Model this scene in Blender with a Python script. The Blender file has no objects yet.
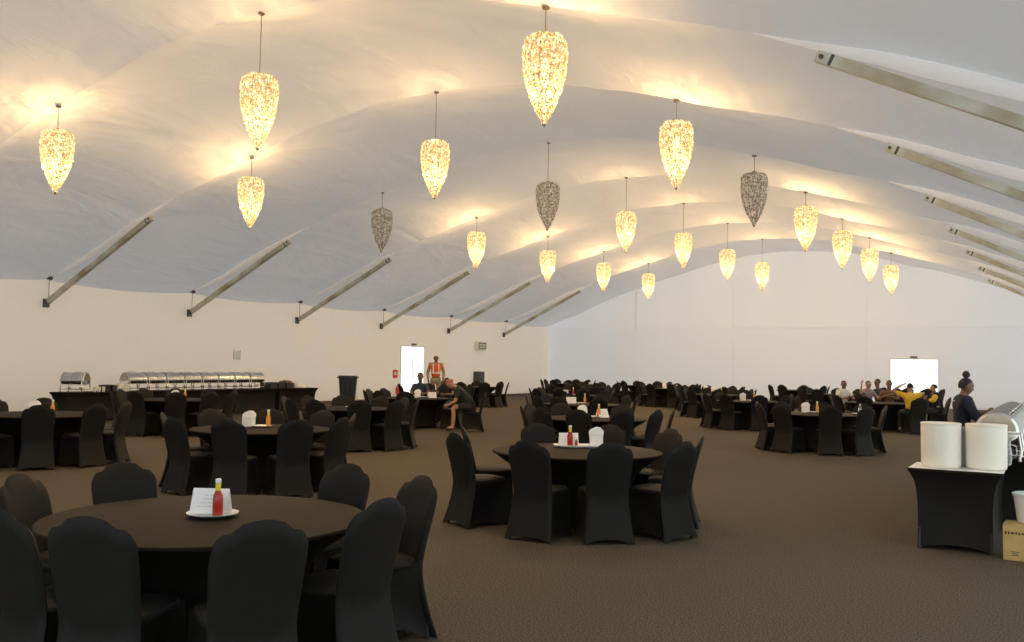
import bpy, bmesh, math, random
from mathutils import Vector, Matrix
random.seed(7)
PI = math.pi
scn = bpy.context.scene
col = scn.collection

# ------------------------------------------------------------------ camera
F, YAW, PITCH, ROLL, CAMH = 932.3, .5309, .0456, .0173, 1.6745
cd = bpy.data.cameras.new('camera')
cam = bpy.data.objects.new('camera', cd)
col.objects.link(cam)
cd.sensor_fit = 'HORIZONTAL'
cd.sensor_width = 36
cd.lens = F / 1024 * 36
cd.clip_start = .05
cd.clip_end = 300
Rv = Vector((math.cos(YAW), math.sin(YAW), 0))
Fl = Vector((-math.sin(YAW), math.cos(YAW), 0))
Fw = Fl * math.cos(PITCH) + Vector((0, 0, math.sin(PITCH)))
Up = Rv.cross(Fw)
c_, s_ = math.cos(ROLL), math.sin(ROLL)
Rr = Rv * c_ + Up * s_
Ur = -Rv * s_ + Up * c_
cam.matrix_world = Matrix(((Rr.x, Ur.x, -Fw.x, 0), (Rr.y, Ur.y, -Fw.y, 0), (Rr.z, Ur.z, -Fw.z, CAMH), (0, 0, 0, 1)))
scn.camera = cam

def to_px(x, y, z):
    d = Vector((x, y, z - CAMH))
    w = d.dot(Fw)
    return 512 + F * d.dot(Rr) / w, 321 - F * d.dot(Ur) / w, w

# ------------------------------------------------------------------ world, exposure
world = bpy.data.worlds.new('daylight')
scn.world = world
world.use_nodes = True
bg = world.node_tree.nodes['Background']
bg.inputs[0].default_value = (.83, .94, .97, 1)
bg.inputs[1].default_value = 2.2
scn.view_settings.view_transform = 'Standard'
scn.view_settings.look = 'None'
scn.view_settings.exposure = 0.12
scn.view_settings.gamma = 1
scn.view_settings.use_curve_mapping = False
scn.cycles.max_bounces = 8
scn.cycles.diffuse_bounces = 5
scn.cycles.glossy_bounces = 3
scn.cycles.transparent_max_bounces = 8
scn.cycles.sample_clamp_indirect = 4
LAMP_W = 400.0
LAMP_COL = (1.0, .63, .26)

# ------------------------------------------------------------------ hall measures
XC, WH = -11.26, 13.26            # hall centre line and half width
XL, XR = XC - WH, XC + WH
Y0, BAY, YB, YF = 10.876, 5.0, 45.86, -4.124
FR = [Y0 + BAY * i for i in range(-3, 8)]

# ------------------------------------------------------------------ materials
def mat(name, colr, rough=.6, metal=0, **kw):
    m = bpy.data.materials.new(name)
    m.use_nodes = True
    b = m.node_tree.nodes['Principled BSDF']
    b.inputs['Base Color'].default_value = (*colr, 1)
    b.inputs['Roughness'].default_value = rough
    b.inputs['Metallic'].default_value = metal
    for k, v in kw.items():
        b.inputs[k.replace('_', ' ')].default_value = v
    return m

def noise_col(m, scale, c1, c2, detail=3, bump=0, coord='Object', stretch=(1, 1, 1), lo=.35, hi=.65, bscale=None):
    nt = m.node_tree
    b = nt.nodes['Principled BSDF']
    tc = nt.nodes.new('ShaderNodeTexCoord')
    mp = nt.nodes.new('ShaderNodeMapping')
    mp.inputs['Scale'].default_value = stretch
    nt.links.new(tc.outputs[coord], mp.inputs[0])
    n = nt.nodes.new('ShaderNodeTexNoise')
    n.inputs['Scale'].default_value = scale
    n.inputs['Detail'].default_value = detail
    nt.links.new(mp.outputs[0], n.inputs['Vector'])
    r = nt.nodes.new('ShaderNodeValToRGB')
    r.color_ramp.elements[0].position = lo
    r.color_ramp.elements[1].position = hi
    r.color_ramp.elements[0].color = (*c1, 1)
    r.color_ramp.elements[1].color = (*c2, 1)
    nt.links.new(n.outputs[0], r.inputs[0])
    nt.links.new(r.outputs[0], b.inputs['Base Color'])
    if bump:
        bp = nt.nodes.new('ShaderNodeBump')
        bp.inputs['Strength'].default_value = bump
        bp.inputs['Distance'].default_value = .02
        src = n
        if bscale:
            src = nt.nodes.new('ShaderNodeTexNoise')
            src.inputs['Scale'].default_value = bscale
            nt.links.new(mp.outputs[0], src.inputs['Vector'])
        nt.links.new(src.outputs[0], bp.inputs['Height'])
        nt.links.new(bp.outputs[0], b.inputs['Normal'])
    return m

def fabric(name, refl, trans, bump=.3, stretch=(1, 1, 1), scale=1.2, dist=.1):
    m = bpy.data.materials.new(name)
    m.use_nodes = True
    nt = m.node_tree
    nt.nodes.clear()
    out = nt.nodes.new('ShaderNodeOutputMaterial')
    d = nt.nodes.new('ShaderNodeBsdfDiffuse')
    t = nt.nodes.new('ShaderNodeBsdfTranslucent')
    a = nt.nodes.new('ShaderNodeAddShader')
    d.inputs[0].default_value = (*refl, 1)
    t.inputs[0].default_value = (*trans, 1)
    tc = nt.nodes.new('ShaderNodeTexCoord')
    mp = nt.nodes.new('ShaderNodeMapping')
    mp.inputs['Scale'].default_value = stretch
    nt.links.new(tc.outputs['Object'], mp.inputs[0])
    n = nt.nodes.new('ShaderNodeTexNoise')
    n.inputs['Scale'].default_value = scale
    n.inputs['Detail'].default_value = 4
    n.inputs['Distortion'].default_value = .6
    nt.links.new(mp.outputs[0], n.inputs['Vector'])
    bp = nt.nodes.new('ShaderNodeBump')
    bp.inputs['Strength'].default_value = bump
    bp.inputs['Distance'].default_value = dist
    nt.links.new(n.outputs[0], bp.inputs['Height'])
    nt.links.new(bp.outputs[0], d.inputs['Normal'])
    nt.links.new(d.outputs[0], a.inputs[0])
    nt.links.new(t.outputs[0], a.inputs[1])
    nt.links.new(a.outputs[0], out.inputs[0])
    return m

M_ceil = fabric('tent_liner', (.76, .75, .74), (.056, .063, .074), .5, (1.0, .35, 1), .9, .25)
M_wall = fabric('wall_fabric', (.70, .66, .61), (.094, .080, .070), .25, (1, 1, .15), .8, .1)
M_wallb = fabric('end_wall_fabric', (.65, .67, .70), (.095, .096, .104), .2, (1, 1, .15), .8, .1)
M_wallr = fabric('bright_side_fabric', (.70, .70, .70), (.46, .48, .50), .2, (1, 1, .15), .8, .1)
M_wallt = fabric('gable_fabric', (.66, .68, .71), (.103, .102, .108), .2, (1, 1, .15), .8, .1)
M_sleeve = fabric('frame_sleeve', (.90, .90, .91), (.18, .18, .19), .1)
M_carpet = mat('carpet', (.1, .08, .06), .85, Specular_IOR_Level=.15)
noise_col(M_carpet, 75, (.052, .042, .030), (.172, .139, .101), 4, bump=.6, lo=.38, hi=.64)
M_foot_shade = mat('wall_foot_shade', (.10, .07, .08), .6)  # dark tone painted in for the shadow where wall meets floor
M_seam = mat('seam', (.80, .77, .77), .8)
M_alu = mat('aluminium', (.42, .41, .34), .42, .5)
noise_col(M_alu, 1.6, (.40, .34, .20), (.66, .68, .60), 2)
M_alud = mat('dark_bracket', (.10, .10, .10), .5, .6)
M_black = mat('black_spandex', (.03, .028, .026), .62, Specular_IOR_Level=.22)
noise_col(M_black, 260, (.0085, .0075, .0062), (.0135, .0120, .0100), 2)
M_top = mat('lit_black_tablecloth', (.05, .038, .025), .7, Specular_IOR_Level=.12)  # same black cloth, warm ceiling light put into the colour as brown
noise_col(M_top, 180, (.013, .009, .0045), (.019, .013, .007), 2)
M_white = mat('white_china', (.92, .90, .86), .25)
M_cream = mat('cream_white', (.93, .88, .76), .45)
M_paper = mat('paper', (.95, .95, .93), .8)
M_ink = mat('ink', (.35, .35, .36), .8)
M_inkd = mat('box_print', (.10, .06, .03), .8)
M_red = mat('red_sauce', (.45, .03, .015), .15)
M_yel = mat('yellow_label', (.85, .62, .04), .5)
M_orangeb = mat('orange_sauce', (.80, .32, .05), .2)
M_green = mat('green_cap', (.02, .25, .06), .4)
M_glass = mat('clear_plastic', (.9, .93, .95), .05, 0, Transmission_Weight=.9, IOR=1.3)
M_steel = mat('polished_steel', (.75, .73, .70), .13, 1)
noise_col(M_steel, 4, (.62, .60, .57), (.82, .80, .77), 2)
M_steeld = mat('brushed_steel', (.45, .44, .42), .3, 1)
M_endp = mat('bronze_steel', (.42, .36, .28), .32, 1)
M_blackp = mat('black_plastic', (.02, .022, .024), .4)
M_bin = mat('bin_plastic', (.035, .04, .045), .42)
M_greyp = mat('grey_plastic', (.42, .40, .46), .3)
M_card = mat('cardboard', (.62, .42, .14), .8)
noise_col(M_card, 6, (.56, .38, .13), (.68, .47, .17), 2)
M_bread = mat('bread', (.32, .15, .06), .7)
M_signw = mat('sign_white', (.75, .76, .72), .5)
M_signg = mat('sign_green', (.22, .25, .13), .6)
M_ext = mat('extinguisher_red', (.62, .03, .02), .3)
M_dgrey = mat('dark_cabinet', (.06, .06, .05), .5)
M_wire = mat('cord_metal', (.25, .20, .14), .4, .6)
M_bag = mat('pale_bag', (.68, .78, .78), .6)

def emis(name, c, s):
    m = bpy.data.materials.new(name)
    m.use_nodes = True
    nt = m.node_tree
    nt.nodes.clear()
    o = nt.nodes.new('ShaderNodeOutputMaterial')
    e = nt.nodes.new('ShaderNodeEmission')
    e.inputs[0].default_value = (*c, 1)
    e.inputs[1].default_value = s
    nt.links.new(e.outputs[0], o.inputs[0])
    m.cycles.emission_sampling = 'NONE'
    return m
M_bulb = emis('lit_bulb', (1, .78, .40), 2.2)

def crystal(name, lit):
    m = mat(name, (.55, .50, .42) if not lit else (.8, .7, .5), .3 if not lit else .12, .55 if not lit else 0)
    nt = m.node_tree
    b = nt.nodes['Principled BSDF']
    tc = nt.nodes.new('ShaderNodeTexCoord')
    n = nt.nodes.new('ShaderNodeTexNoise')
    n.inputs['Scale'].default_value = 17
    n.inputs['Detail'].default_value = 5
    nt.links.new(tc.outputs['Object'], n.inputs['Vector'])
    r = nt.nodes.new('ShaderNodeValToRGB')
    e = r.color_ramp.elements
    nt.links.new(n.outputs[0], r.inputs[0])
    if lit:
        e[0].position, e[0].color = .38, (.34, .17, .035, 1)
        e[1].position, e[1].color = .62, (1.5, 1.15, .62, 1)
        x = e.new(.50)
        x.color = (.86, .53, .18, 1)
        nt.links.new(r.outputs[0], b.inputs['Emission Color'])
        b.inputs['Emission Strength'].default_value = 1.18
        b.inputs['Base Color'].default_value = (.10, .07, .03, 1)
        m.cycles.emission_sampling = 'NONE'
    else:
        e[0].position, e[0].color = .40, (.26, .23, .17, 1)
        e[1].position, e[1].color = .62, (.95, .90, .80, 1)
        nt.links.new(r.outputs[0], b.inputs['Base Color'])
    return m
M_cry = crystal('lit_crystal', True)
M_cryd = crystal('unlit_crystal', False)

# ------------------------------------------------------------------ mesh helpers
class MB:
    def __init__(s):
        s.v, s.f = [], []
    def add(s, vs, fs):
        o = len(s.v)
        s.v += [tuple(v) for v in vs]
        s.f += [tuple(i + o for i in f) for f in fs]
        return s
    def box(s, x0, x1, y0, y1, z0, z1, bev=0):
        if bev:
            b = bev
            vs, fs = [], []
            for (x, sx) in ((x0, 1), (x1, -1)):
                for (y, sy) in ((y0, 1), (y1, -1)):
                    for (z, sz) in ((z0, 1), (z1, -1)):
                        vs += [(x, y + sy * b, z + sz * b), (x + sx * b, y, z + sz * b), (x + sx * b, y + sy * b, z)]
            bm = bmesh.new()
            for v in vs:
                bm.verts.new(v)
            bmesh.ops.convex_hull(bm, input=bm.verts)
            bm.verts.index_update()
            s.add([v.co for v in bm.verts], [[v.index for v in f.verts] for f in bm.faces])
            bm.free()
            return s
        vs = [(x, y, z) for x in (x0, x1) for y in (y0, y1) for z in (z0, z1)]
        return s.add(vs, [(0, 1, 3, 2), (4, 6, 7, 5), (0, 4, 5, 1), (2, 3, 7, 6), (0, 2, 6, 4), (1, 5, 7, 3)])
    def tube(s, p, q, r, n=8, r2=None):
        p, q = Vector(p), Vector(q)
        r2 = r if r2 is None else r2
        d = (q - p).normalized()
        a = d.orthogonal().normalized()
        b = d.cross(a)
        vs = [p + (a * math.cos(2 * PI * i / n) + b * math.sin(2 * PI * i / n)) * r for i in range(n)]
        vs += [q + (a * math.cos(2 * PI * i / n) + b * math.sin(2 * PI * i / n)) * r2 for i in range(n)]
        fs = [(i, (i + 1) % n, n + (i + 1) % n, n + i) for i in range(n)] + [tuple(range(n))[::-1], tuple(range(n, 2 * n))]
        return s.add(vs, fs)
    def path(s, pts, r, n=8):
        for a, b in zip(pts, pts[1:]):
            s.tube(a, b, r, n)
        return s
    def lathe(s, prof, n=24, c=(0, 0, 0), sx=1, sy=1):
        vs = [(c[0] + r * math.cos(2 * PI * i / n) * sx, c[1] + r * math.sin(2 * PI * i / n) * sy, c[2] + z) for r, z in prof for i in range(n)]
        fs = [(j * n + i, j * n + (i + 1) % n, (j + 1) * n + (i + 1) % n, (j + 1) * n + i) for j in range(len(prof) - 1) for i in range(n)]
        fs += [tuple(range(n))[::-1], tuple(range((len(prof) - 1) * n, len(prof) * n))]
        return s.add(vs, fs)
    def ell(s, c, r, n=14, m=9, rot=None):
        vs, fs = [], []
        for j in range(m + 1):
            t = PI * j / m
            for i in range(n):
                a = 2 * PI * i / n
                v = Vector((r[0] * math.sin(t) * math.cos(a), r[1] * math.sin(t) * math.sin(a), -r[2] * math.cos(t)))
                if rot:
                    v = rot @ v
                vs.append(Vector(c) + v)
        for j in range(m):
            for i in range(n):
                fs.append((j * n + i, j * n + (i + 1) % n, (j + 1) * n + (i + 1) % n, (j + 1) * n + i))
        return s.add(vs, fs)
    def grid(s, fn, nu, nv, wrap=False):
        vs = [fn(i, j) for j in range(nv) for i in range(nu)]
        fs = []
        for j in range(nv - 1):
            for i in range(nu if wrap else nu - 1):
                k = (i + 1) % nu
                fs.append((j * nu + i, j * nu + k, (j + 1) * nu + k, (j + 1) * nu + i))
        return s.add(vs, fs)
    def mesh(s, name, m, smooth=True, merge=1e-4, sharp=.7):
        me = bpy.data.meshes.new(name)
        me.from_pydata(s.v, [], s.f)
        bm = bmesh.new()
        bm.from_mesh(me)
        if merge:
            bmesh.ops.remove_doubles(bm, verts=bm.verts, dist=merge)
            bmesh.ops.dissolve_degenerate(bm, edges=bm.edges, dist=1e-6)
        bmesh.ops.recalc_face_normals(bm, faces=bm.faces)
        if smooth:
            for f in bm.faces:
                f.smooth = True
            for e in bm.edges:
                if len(e.link_faces) == 2 and e.calc_face_angle(0) > sharp:
                    e.smooth = False
        bm.to_mesh(me)
        bm.free()
        me.materials.append(m)
        return me
    def build(s, name, m, parent=None, loc=(0, 0, 0), rz=0, smooth=True, merge=1e-4, sharp=.7):
        o = bpy.data.objects.new(name, s.mesh(name, m, smooth, merge, sharp))
        col.objects.link(o)
        o.location = loc
        o.rotation_euler = (0, 0, rz)
        if parent:
            o.parent = parent
        return o

def tag(o, label=None, cat=None, group=None, kind=None):
    if label: o['label'] = label
    if cat: o['category'] = cat
    if group: o['group'] = group
    if kind: o['kind'] = kind
    return o

def empty(name, loc=(0, 0, 0), rz=0, label=None, cat=None, group=None, kind=None):
    o = bpy.data.objects.new(name, None)
    o.empty_display_size = .1
    col.objects.link(o)
    o.location = loc
    o.rotation_euler = (0, 0, rz)
    return tag(o, label, cat, group, kind)

def copy_tree(o, parent=None):
    c = o.copy()
    col.objects.link(c)
    if parent:
        c.parent = parent
    for ch in [x for x in o.children]:
        copy_tree(ch, c)
    return c

class Proto:
    """the first call hands out the built thing itself, later calls hand out copies"""
    def __init__(s, o):
        s.o, s.used = o, False
    def put(s, loc, rz, label, group=None, sc=None):
        o = copy_tree(s.o) if s.used else s.o
        s.used = True
        o.location = loc
        o.rotation_euler = (0, 0, rz)
        if sc: o.scale = (sc, sc, sc)
        o['label'] = label
        if group: o['group'] = group
        return o

ORD = ['first', 'second', 'third', 'fourth', 'fifth', 'sixth', 'seventh', 'eighth', 'ninth', 'tenth']

# ------------------------------------------------------------------ the tent
PROF = [(0, 7.36), (1.2, 7.33), (2.2, 7.22), (3.2, 7.06), (4.2, 6.82), (5.31, 6.50), (7, 6.02), (8.7, 5.50), (9.6, 5.20), (10.6, 4.80), (11.6, 4.38), (12.5, 4.06), (13.26, 3.80)]
def base_z(d):
    d = abs(d)
    for (a, za), (b, zb) in zip(PROF, PROF[1:]):
        if d <= b:
            t = (d - a) / (b - a)
            return za + (zb - za) * t
    return PROF[-1][1]
def billow(d):
    d = abs(d)
    if d < 9: return .36
    return .36 - .48 * ((d - 9) / 4.26) ** 1.2
def ceil_z(x, y):
    d = x - XC
    fr = ((y - Y0) / BAY) % 1.0
    k = math.sin(PI * fr) ** .75 if 0 < fr < 1 else 0
    return base_z(d) + billow(d) * k

def lin(a, b, n):
    return [a + (b - a) * i / (n - 1) for i in range(n)]
ys = []
y = YF
BAYN = 14
nb = int(round((FR[-1] - YF) / BAY))
for b in range(nb):
    for i in range(BAYN):
        ys.append(YF + BAY * (b + i / BAYN))
ys.append(FR[-1])
ys = [v for v in ys if v <= YB] 
ys[-1] = YB
xs = [XC + t for t in lin(-WH, WH, 79)]
mb = MB()
def cz(i, j):
    x, y = xs[i], ys[j]
    wr = .022 * math.sin(x * 2.3 + y * 1.3) * math.sin(y * 1.7 + x * .7) + .012 * math.sin(y * 4.1 - x * 1.9)
    return (x, y, ceil_z(x, y) + wr * (abs(x - XC) < 12.8))
mb.grid(cz, len(xs), len(ys))
tag(mb.build('ceiling', M_ceil, merge=0, sharp=.3), kind='structure')

mb = MB().box(XL - .3, XR + .3, YF - .3, YB + .3, -.1, 0)
tag(mb.build('floor', M_carpet, smooth=False), kind='structure')

# left wall with a door opening
DY0, DY1, DZ = 32.32, 34.05, 2.36
mb = MB()
wy = [v for v in ys if not (DY0 < v < DY1)] + [DY0, DY1]
wy.sort()
for a, b in zip(wy, wy[1:]):
    za, zb = ceil_z(XL, a) + .02, ceil_z(XL, b) + .02
    lo = DZ if (a >= DY0 and b <= DY1) else 0
    mb.add([(XL, a, lo), (XL, b, lo), (XL, b, zb), (XL, a, za)], [(0, 1, 2, 3)])
tag(mb.build('wall_left', M_wall, smooth=False), kind='structure')
mb = MB()
for a, b in zip(ys, ys[1:]):
    mb.add([(XR, a, 0), (XR, b, 0), (XR, b, ceil_z(XR, b) + .02), (XR, a, ceil_z(XR, a) + .02)], [(0, 1, 2, 3)])
tag(mb.build('wall_right', M_wallr, smooth=False), kind='structure')
# end wall (lower part and gable part) with its door opening
BX0, BX1, BZ = -6.70, -4.68, 2.2
SEAMZ = 3.66
mb, mt = MB(), MB()
wx = sorted([v for v in xs if not (BX0 < v < BX1)] + [BX0, BX1])
for a, b in zip(wx, wx[1:]):
    lo = BZ if (a >= BX0 and b <= BX1) else 0
    mb.add([(a, YB, lo), (b, YB, lo), (b, YB, SEAMZ), (a, YB, SEAMZ)], [(0, 1, 2, 3)])
    mt.add([(a, YB, SEAMZ), (b, YB, SEAMZ), (b, YB, ceil_z(b, YB) + .03), (a, YB, ceil_z(a, YB) + .03)], [(0, 1, 2, 3)])
wb = tag(mb.build('wall_back', M_wallb, smooth=False), kind='structure')
tag(mt.build('gable_panel', M_wallt, wb, smooth=False), kind='structure')
mb = MB()
for a, b in zip(xs, xs[1:]):
    lo = 3.0 if -8.2 < (a + b) / 2 < 1.2 else 0      # the wide open entrance the photographer stands in
    mb.add([(a, YF, lo), (b, YF, lo), (b, YF, ceil_z(b, YF) + .03), (a, YF, ceil_z(a, YF) + .03)], [(0, 1, 2, 3)])
tag(mb.build('wall_front', M_wallb, smooth=False), kind='structure')
# end-wall posts and rail seen through the fabric
for i, px in enumerate((-19.32, -14.05, -7.75)):
    tag(MB().box(px - (.007 if i else .025), px + (.007 if i else .025), YB - .012, YB - .005, 0 if i else 3.5, ceil_z(px, YB) - .04).build('trim_%d' % (i + 1), M_seam, smooth=False), kind='structure')
tag(MB().box(XL + .05, XR - .05, YB - .012, YB - .004, SEAMZ - .009, SEAMZ + .009).build('trim_4', M_seam, smooth=False), kind='structure')
tag(MB().box(XL + .004, XL + .03, YF, DY0 - .05, 0, .11).build('shade_strip_left', M_foot_shade, smooth=False), kind='structure')  # added dark strip, stands for the shadow line at the wall foot
tag(MB().box(XL + .004, XL + .03, DY1 + .05, YB, 0, .11).build('shade_strip_corner', M_foot_shade, smooth=False), kind='structure')  # same painted shadow line, carried on from door to corner
# doors: white frame, two glazed leaves, a closer on top
def door(name, axis, a0, a1, z1, at, m_frame):
    r = empty(name, kind='structure')
    def bx(mb, a, b, d0, d1, z0, z):
        if axis == 'y': mb.box(at + d0, at + d1, a, b, z0, z)
        else: mb.box(a, b, at - d1, at - d0, z0, z)
    f = MB()
    bx(f, a0 - .02, a0 + .015, -.03, .03, 0, z1 + .03)
    bx(f, a1 - .015, a1 + .02, -.03, .03, 0, z1 + .03)
    bx(f, a0, a1, -.05, .05, z1 - .03, z1 + .04)
    f.build('door_frame', m_frame, r, smooth=False)
    m = (a0 + a1) / 2
    for (p, q) in ((a0 + .03, m - .01), (m + .01, a1 - .03)):
        g = MB()
        bx(g, p, q, -.006, .006, .02, z1 - .03)
        g = g.build('glass_pane', M_pane, r, smooth=False)
        s = MB()
        bx(s, p, p + .02, -.015, .015, .02, z1 - .03)
        bx(s, q - .02, q, -.015, .015, .02, z1 - .03)
        bx(s, p, q, -.015, .015, .02, .08)
        s.build('leaf_frame', m_frame, r, smooth=False)
    c = MB()
    bx(c, m - .15, m + .15, .03, .1, z1 + .05, z1 + .12)
    c.build('door_closer', M_alud, r, smooth=False)
M_pane = bpy.data.materials.new('door_glass')
M_pane.use_nodes = True
nt = M_pane.node_tree
nt.nodes.clear()
o_ = nt.nodes.new('ShaderNodeOutputMaterial')
t_ = nt.nodes.new('ShaderNodeBsdfTransparent')
g_ = nt.nodes.new('ShaderNodeBsdfGlossy')
g_.inputs['Roughness'].default_value = .05
x_ = nt.nodes.new('ShaderNodeMixShader')
x_.inputs[0].default_value = .05
nt.links.new(t_.outputs[0], x_.inputs[1])
nt.links.new(g_.outputs[0], x_.inputs[2])
nt.links.new(x_.outputs[0], o_.inputs[0])
M_dframe = mat('door_frame_white', (.9, .9, .9), .4)
door('door_1', 'y', DY0, DY1, DZ, XL, M_dframe)
door('door_2', 'x', BX0, BX1, BZ, YB, M_dframe)

# white fabric sleeves that follow each frame down to the eaves
k = 1
for i in range(-1, 7):
    yy = Y0 + BAY * i
    for sgn in (-1, 1):
        mb = MB()
        N = 26
        def fn(a, j):
            t = j / (N - 1)
            d = 8.1 + (WH - .06 - 8.1) * t
            w = .17 * math.sin(PI * min(1, t * 1.02)) ** .8 + .004
            ang = 2 * PI * a / 8
            x = XC + sgn * d
            return (x, yy + w * .22 * math.cos(ang), base_z(d) - w * .45 + w * .6 * math.sin(ang))
        mb.grid(fn, 8, N, wrap=True)
        tag(mb.build('sleeve_trim', M_sleeve), kind='structure')

# diagonal aluminium roof braces
def brace(i, sgn, label):
    yy = Y0 + BAY * i
    r = empty('roof_brace', (XC + sgn * (WH - .06), yy, 3.14), 0 if sgn < 0 else PI, label, 'roof brace', 'roof braces along the walls')
    P, Q = Vector((0, 0, 0)), Vector((4.4, 0, 2.17))
    d = (Q - P).normalized()
    up = Vector((-d.z, 0, d.x))
    mb = MB()
    h, w = .065, .055
    vs = []
    for pt in (P + d * .12, Q - d * .1):
        for a, b in ((-h, -w), (h, -w), (h, w), (-h, w)):
            vs.append(pt + up * a + Vector((0, b, 0)))
    mb.add(vs, [(0, 1, 2, 3), (7, 6, 5, 4), (0, 4, 5, 1), (1, 5, 6, 2), (2, 6, 7, 3), (3, 7, 4, 0)])
    mb.build('beam', M_alu, r, smooth=False)
    mb = MB()
    mb.box(-.03, .03, -.09, .09, -.12, .12, .01)
    mb.tube((.07, -.07, .03), (.07, .07, .03), .05)
    mb.build('wall_bracket', M_alud, r)
    mb = MB()
    mb.tube(Q - d * .16 - Vector((0, .08, 0)), Q - d * .16 + Vector((0, .08, 0)), .028)
    mb.add([Q - d * .30 + up * .065 + Vector((0, s * .058, 0)) for s in (-1, 1)] + [Q - d * .30 - up * .065 + Vector((0, s * .058, 0)) for s in (-1, 1)] +
           [Q - d * .26 + up * .065 + Vector((0, s * .058, 0)) for s in (-1, 1)] + [Q - d * .26 - up * .065 + Vector((0, s * .058, 0)) for s in (-1, 1)],
           [(0, 1, 3, 2), (4, 6, 7, 5), (0, 4, 5, 1), (2, 3, 7, 6), (0, 2, 6, 4), (1, 5, 7, 3)])
    mb.build('roof_bracket', M_alud, r)
    mb = MB()
    mb.tube((.0, 0, .70), (.14, 0, .70), .035)
    mb.ell((.16, 0, .70), (.05, .07, .07))
    mb.tube((.1, 0, .1), (.1, 0, .68), .008, 6)
    mb.build('eave_bolt', M_alud, r)
lw = ['largest and nearest', 'second', 'third', 'fourth', 'fifth', 'smallest and farthest']
for i in range(1, 7):
    brace(i, -1, 'diagonal metal roof brace on the left wall, %s of six from the left' % ORD[i - 1] if i > 1 else 'diagonal metal roof brace on the left wall, leftmost and nearest of six')
for i in range(0, 7):
    brace(i, 1, 'diagonal metal roof brace on the right side, %s from the top' % ORD[i] if i else 'widest pale metal roof brace on the right, highest in view')

# ------------------------------------------------------------------ pendants
SHP = [(0, .62), (.02, .80), (.05, .90), (.1, .97), (.2, 1), (.3, .985), (.45, .92), (.6, .79), (.75, .57), (.88, .32), (.96, .16), (1, .09)]
def shape_r(t):
    for (a, ra), (b, rb) in zip(SHP, SHP[1:]):
        if t <= b:
            return ra + (rb - ra) * (t - a) / (b - a)
    return SHP[-1][1]
PH, PR = 1.19, .300
def pendant_meshes(m, seed):
    rnd = random.Random(seed)
    mb = MB()
    rows = 30
    for j in range(rows):
        t = (j + .5) / rows
        r = shape_r(t) * PR
        n = max(4, int(2 * PI * r / .052))
        off = rnd.random()
        for i in range(n):
            a = 2 * PI * (i + off + rnd.uniform(-.2, .2)) / n
            z = PH * (1 - t) + rnd.uniform(-.008, .008)
            rr = r + rnd.uniform(-.008, .01)
            c = Vector((rr * math.cos(a), rr * math.sin(a), z))
            nrm = Vector((math.cos(a), math.sin(a), -.25)).normalized()
            tan = Vector((-math.sin(a), math.cos(a), 0))
            up = nrm.cross(tan)
            th = rnd.uniform(0, PI)
            u = (tan * math.cos(th) + up * math.sin(th)) * rnd.uniform(.019, .027)
            v = (up * math.cos(th) - tan * math.sin(th)) * rnd.uniform(.019, .027)
            w = nrm * .011
            mb.add([c + u, c + v, c - u, c - v, c + w, c - w], [(0, 1, 4), (1, 2, 4), (2, 3, 4), (3, 0, 4), (1, 0, 5), (2, 1, 5), (3, 2, 5), (0, 3, 5)])
    # ring of crystals closing the dome
    for q in range(16):
        a = 2 * PI * q / 16
        for rr in (.06, .12, .17):
            c = Vector((rr * math.cos(a + rr * 9), rr * math.sin(a + rr * 9), PH + .02 - rr * .1))
            mb.add([c + Vector((.02, 0, 0)), c + Vector((0, .02, 0)), c - Vector((.02, 0, 0)), c - Vector((0, .02, 0)), c + Vector((0, 0, .01)), c - Vector((0, 0, .01))],
                   [(0, 1, 4), (1, 2, 4), (2, 3, 4), (3, 0, 4), (1, 0, 5), (2, 1, 5), (3, 2, 5), (0, 3, 5)])
    return mb.mesh('crystal_shade', m, smooth=False, merge=0)
lit_mesh = pendant_meshes(M_cry, 3)
dark_mesh = pendant_meshes(M_cryd, 5)
mb = MB()
for t in (.04, .2, .42, .64, .84):
    r = shape_r(t) * PR - .02
    zz = PH * (1 - t)
    for i in range(24):
        a, b = 2 * PI * i / 24, 2 * PI * (i + 1) / 24
        mb.tube((r * math.cos(a), r * math.sin(a), zz), (r * math.cos(b), r * math.sin(b), zz), .005, 5)
for i in range(6):
    a = 2 * PI * i / 6
    pts = [((shape_r(t) * PR - .02) * math.cos(a), (shape_r(t) * PR - .02) * math.sin(a), PH * (1 - t)) for t in (0.02, .1, .3, .5, .7, .85, .98)]
    mb.path(pts, .005, 5)
    mb.tube(pts[0], (0, 0, PH + .06), .005, 5)
cage_mesh = mb.mesh('cage', M_wire)
mb = MB()
for z, r in ((.22, .035), (.42, .05), (.62, .06), (.82, .05)):
    mb.ell((0, 0, z), (r, r, r * 1.6), 10, 6)
bulb_mesh = mb.mesh('bulb', M_bulb)
bulbd_mesh = MB().add(mb.v, mb.f).mesh('bulb', M_glass)
tip_mesh = MB().lathe([(.004, -.035), (.02, -.02), (.032, .01), (.02, .03)], 10).mesh('finial', M_wire)
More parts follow.
